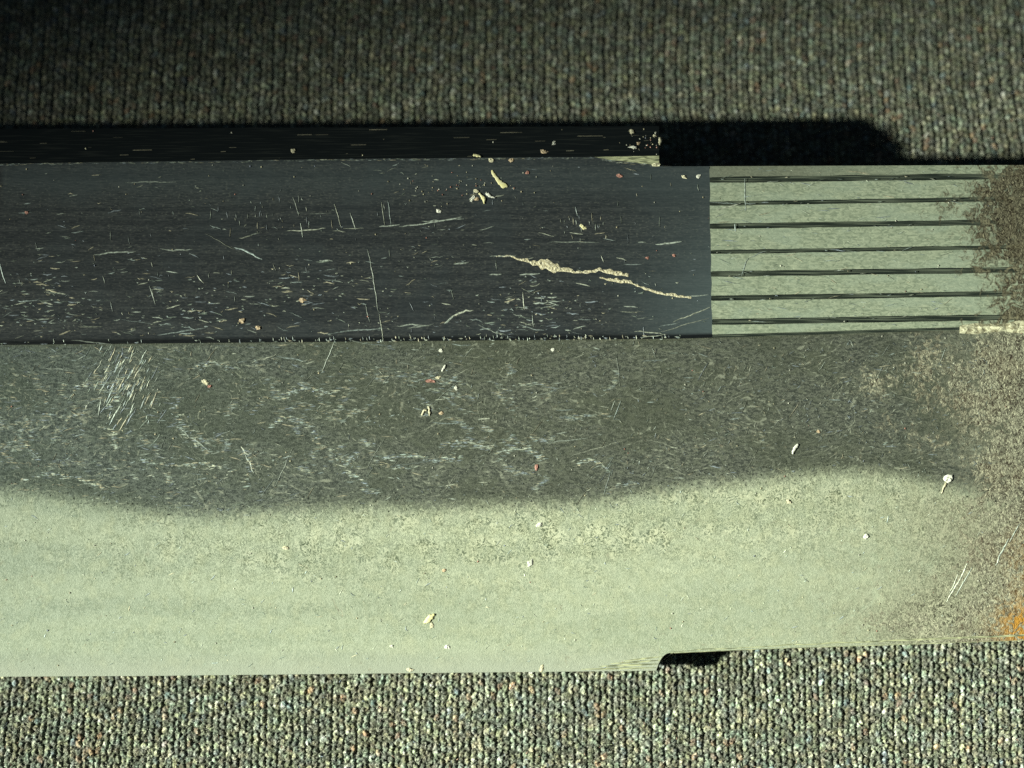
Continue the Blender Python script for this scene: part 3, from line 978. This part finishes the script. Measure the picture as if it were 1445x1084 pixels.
# ragged residue streak on the upper flat: two things of built-up grit
for (nm, pts, wd, lab) in [
    ("grit_streak", [(700, 362), (720, 361), (735, 367), (752, 371), (768, 372), (783, 378), (797, 382), (812, 384), (828, 384), (845, 381), (860, 383), (875, 386), (887, 389)],
     [1.5, 2, 3.5, 8, 13, 12, 7, 4, 3.5, 4.5, 5.5, 7, 4], "crusty yellow streak of residue across the dark upper flat"),
    ("grit_streak", [(846, 392), (862, 395), (880, 397), (895, 401), (910, 407), (925, 412), (940, 416), (958, 418), (976, 420)],
     [1.5, 3.5, 6, 4, 3.2, 3, 4, 4.2, 2], "thin curving tail of yellow residue trailing toward the matte panel")]:
    pts = np.array(pts, float)
    seg = np.concatenate([[0], np.cumsum(np.hypot(*np.diff(pts, axis=0).T))])
    ss = np.arange(0, seg[-1], 1.0)
    cx, cy, cw = np.interp(ss, seg, pts[:, 0]), np.interp(ss, seg, pts[:, 1]), np.interp(ss, seg, wd)
    n = 13
    t = np.linspace(-1, 1, n)[:, None]
    rag = 1 + 1.3 * (vnoise(ss / 6.0, ss * 0 + 2, 12) - .5)
    rag2 = 1 + 1.3 * (vnoise(ss / 5.0, ss * 0 + 9, 13) - .5)
    Y = cy + t * cw / 2 * np.where(t > 0, rag, rag2)
    X = np.broadcast_to(cx, Y.shape)
    Z = ztop(X, Y) + np.maximum(.05, (1 - t ** 2) * .9 * (.1 + 1.3 * vnoise(X / 2.1, Y / 1.7, 14)))* np.clip(cw / 4, .4, 1.3)
    pw = P(X, Y, Z)
    c0 = pw.reshape(-1, 3).mean(0)
    o = grid_mesh(nm, pw - c0, M['grit'])
    o.location = c0
    o['label'] = lab
    o['category'] = "residue"

# uncountable fine dust
dv, df, dt = [], [], []
DT = np.array([(.7, .72, .62), (.55, .5, .35), (.5, .25, .2), (.35, .4, .55), (.75, .72, .5)])
for i in range(420):
    if i < 60:
        x, y = 660 + rr.randn() * 45, 262 + rr.randn() * 14
    elif i < 90:
        x, y = 905 + rr.randn() * 18, rr.uniform(182, 218)
    else:
        x, y = rr.uniform(-60, 1445), rr.uniform(184, 940)
    if y > edge_y(x) - 3 or (x > 928 and y < 238):
        continue
    r_ = rr.uniform(.5, 1.5)
    bs = len(dv)
    for k in range(5):
        a_ = k * 1.2566 + rr.rand() * .5
        dv.append(surf_point(x + r_ * math.cos(a_), y + r_ * math.sin(a_), .15)[0])
    dv.append(surf_point(x, y, .15 + r_)[0])
    for k in range(5):
        df.append((bs + (k + 1) % 5, bs + k, bs + 5))
    dt += [DT[rr.choice(5, p=[.4, .25, .15, .05, .15])] * rr.uniform(.6, 1.1)] * 6
o = poly_mesh("fine_dust", dv, df, M['scratch'], None, np.array(dt))
o['kind'] = 'stuff'
o['label'] = "tiny dust specks scattered over the steel"
o['category'] = "dust"

# ------------------------------------------------------------------ knitted cloth
WP, CP = 18.3, 10.0


def knit(x, y):
    """x, y in px units on the cloth plane -> height (px) and colour"""
    wx = x + 5 * (vnoise(x / 140 + 9, y / 170 + 4, 51) - .5) * 2 + 1.6 * (vnoise(x / 30, y / 11, 52) - .5) * 2
    wy = y + 7 * (vnoise(x / 160 + 3, y / 120 + 7, 53) - .5) * 2 + 1.6 * (vnoise(x / 13, y / 30, 54) - .5) * 2
    a_ = wx / WP
    wi = np.floor(a_).astype(int)
    f = a_ - wi - .5
    leg = (f > 0).astype(int)
    cc = wy / CP + .4 * np.abs(f) * 2 + leg * .22 + cellrand(wi, wi * 0, 57) * .3
    ci = np.floor(cc).astype(int)
    g_ = cc - ci - .5
    bead = cellrand(wi * 2 + leg, ci, 55, 6)
    ex = (np.abs(f) - .25 + (bead[..., 0] - .5) * .13) / (.25 + .04 * (bead[..., 1] - .5))
    ey = (g_ + (bead[..., 2] - .5) * .26) / (.49 + .08 * (bead[..., 3] - .5))
    q = np.clip(1 - .95 * ex ** 2 - 1.05 * ey ** 2, 0, 1) ** .6
    qw = np.sqrt(np.clip(1 - (1.9 * f) ** 2, 0, 1))
    h = qw * np.clip(.4 + 1.8 * (y > 0), 0, 4) + q * (1.9 + 1.5 * (bead[..., 4] - .4))
    h -= .8 * np.exp(-((np.abs(f) - .5) / .08) ** 2)
    # fibre strands running diagonally inside a loop
    sgn = np.where(leg == 1, 1.0, -1.0)
    st1 = vnoise((x * .8 + sgn * y * .6) / 5.0, (y * .8 - sgn * x * .6) / 1.9, 56)
    h += (st1 - .5) * 2.6 + (vnoise(x / 1.8, y / 1.8, 58) - .5) * 2.0
    # colour
    cr = cellrand(wi * 2 + leg + 77, ci + 31, 59, 3)
    lum = .15 + .23 * bead[..., 5] ** 2.2 + .16 * (st1 - .5) 
    hue = vnoise(x / 9 + 3, y / 8 + 1, 60)
    hue2 = vnoise(x / 10 + 8, y / 7 + 9, 61)
    col = np.stack([lum * (.95 + .26 * (hue - .5)), lum * (1.04 + .22 * (hue2 - .45)), lum * (.80 + .26 * (.5 - hue))], -1)
    pk = (cr[..., 0] > .965)[..., None]
    col = np.where(pk, col * np.array([1.35, .95, .88]), col)
    bl = (cr[..., 1] > .96)[..., None]
    col = np.where(bl, col * np.array([.9, 1.0, 1.25]), col)
    wh = (cr[..., 2] > .90)[..., None]
    col = np.where(wh, col * 1.7, col)
    fl = np.clip((vnoise(x / 2.6, y / 1.9, 62) - .66) / .15, 0, 1)[..., None]
    col = col * (1 + 1.5 * fl)
    gap_shade = np.clip((.42 - q) / .3, 0, 1)[..., None] * .85      # shade in the gaps between loops, put into the yarn colour
    col = col * (1 - gap_shade) + np.array([.050, .062, .040]) * gap_shade
    dp = q
    return h, np.clip(col, 0.004, .8), dp


def ground_span(py):
    return P(0, py, 0)[1] / S


ytop, ybot = ground_span(-160), ground_span(1240)
yt0, yb0 = ground_span(262), ground_span(890)
gyf_top = np.arange(yt0, ytop, 1.2)
gyf_bot = np.arange(ybot, yb0, 1.2)
gy_mid = np.linspace(yb0 + 5, yt0 - 5, 24)
out = np.array([12, 30, 70, 150, 320, 700, 1500, 3200, 6000.])
gy = np.concatenate([(ybot - out)[::-1], gyf_bot, gy_mid, gyf_top, ytop + out])
xl, xr = -W / 2 - 190, W / 2 + 190
gx_ = np.concatenate([(xl - out)[::-1], np.arange(xl, xr, 1.2), xr + out])
GX, GY = np.meshgrid(gx_, gy)
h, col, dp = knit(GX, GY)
# where the grid is coarse the loops are left to the material
inside = ((GX > xl - 1) & (GX < xr + 1) & (((GY >= yt0 - 1) & (GY <= ytop + 1)) | ((GY >= ybot - 1) & (GY <= yb0 + 1))))
h = np.where(inside, h, 3.0)
mean = np.array([.2, .2, .19])
col = np.where(inside[..., None], col, mean)
# broad undulation of the cloth, flattened beneath the blade
und = 10 * (vnoise(GX / 420 + 5, GY / 380 + 2, 71) - .5)
clear = np.clip((np.abs(GY + 30) - 420) / 200, 0, 1)
gx0 = np.clip(GX, xl, xr)
sl = .5 * (.07 / 970) * (gx0 - 250) ** 2 - 12
Z = h - 7.0 + und * clear * .6 + sl * np.clip((-GY - 30 - 400) / 60, 0, 1)
Z = Z - np.clip(GY - yt0, 0, 700) * .13 - .015 * np.clip(GX, xl, xr) * np.clip((GY - yt0 + 60) / 60, 0, 1)
pts = np.stack([GX * S, GY * S, Z * S], -1)
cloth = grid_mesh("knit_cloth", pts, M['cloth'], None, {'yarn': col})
cloth['kind'] = 'structure'
cloth['label'] = "dark grey marled knit cloth under the blade"

# loose fibre ends standing off the yarn
fv, ff, ft = [], [], []
for i in range(9000):
    x = rr.uniform(xl, xr)
    y = rr.uniform(yt0, ytop) if rr.rand() < .5 else rr.uniform(ybot, yb0)
    L = rr.uniform(3.5, 9) if rr.rand() < .985 else rr.uniform(14, 26)
    a_, cv = rr.rand() * 6.28, rr.randn() * .9
    w = rr.uniform(.35, .65)
    n = 5
    bs = len(fv)
    px_, py_ = x, y
    z0 = rr.uniform(-5.0, -2.0)
    for k in range(n):
        t = k / (n - 1)
        th = a_ + cv * (t - .5) * 2
        nx, ny = -math.sin(th), math.cos(th)
        zz = z0 + 4 * math.sin(math.pi * t) + 1.0 + (-12 + .5 * (.07 / 970) * (px_ - 250) ** 2 if py_ < 0 else -.13 * max(0, py_ - yt0) - .015 * px_)
        ww = w * (1 - .6 * t)
        fv += [((px_ + nx * ww) * S, (py_ + ny * ww) * S, zz * S), (px_ * S, py_ * S, (zz + w) * S), ((px_ - nx * ww) * S, (py_ - ny * ww) * S, zz * S)]
        px_ += math.cos(th) * L / n
        py_ += math.sin(th) * L / n
    for k in range(n - 1):
        q = bs + 3 * k
        ff += [(q, q + 3, q + 4, q + 1), (q + 1, q + 4, q + 5, q + 2)]
    tc_ = np.array([(.5, .5, .45), (.3, .32, .3), (.5, .35, .28), (.3, .36, .45), (.45, .5, .35)])[rr.choice(5, p=[.45, .25, .1, .1, .1])] * rr.uniform(.4, 1.35) * (1.7 if rr.rand() < .06 else 1)
    ft += [tc_] * (3 * n)
o = poly_mesh("loose_fibres", fv, ff, M['scratch'], None, np.array(ft))
o['kind'] = 'stuff'
o['label'] = "loose fibre ends standing off the knit cloth"
o['category'] = "fibre"
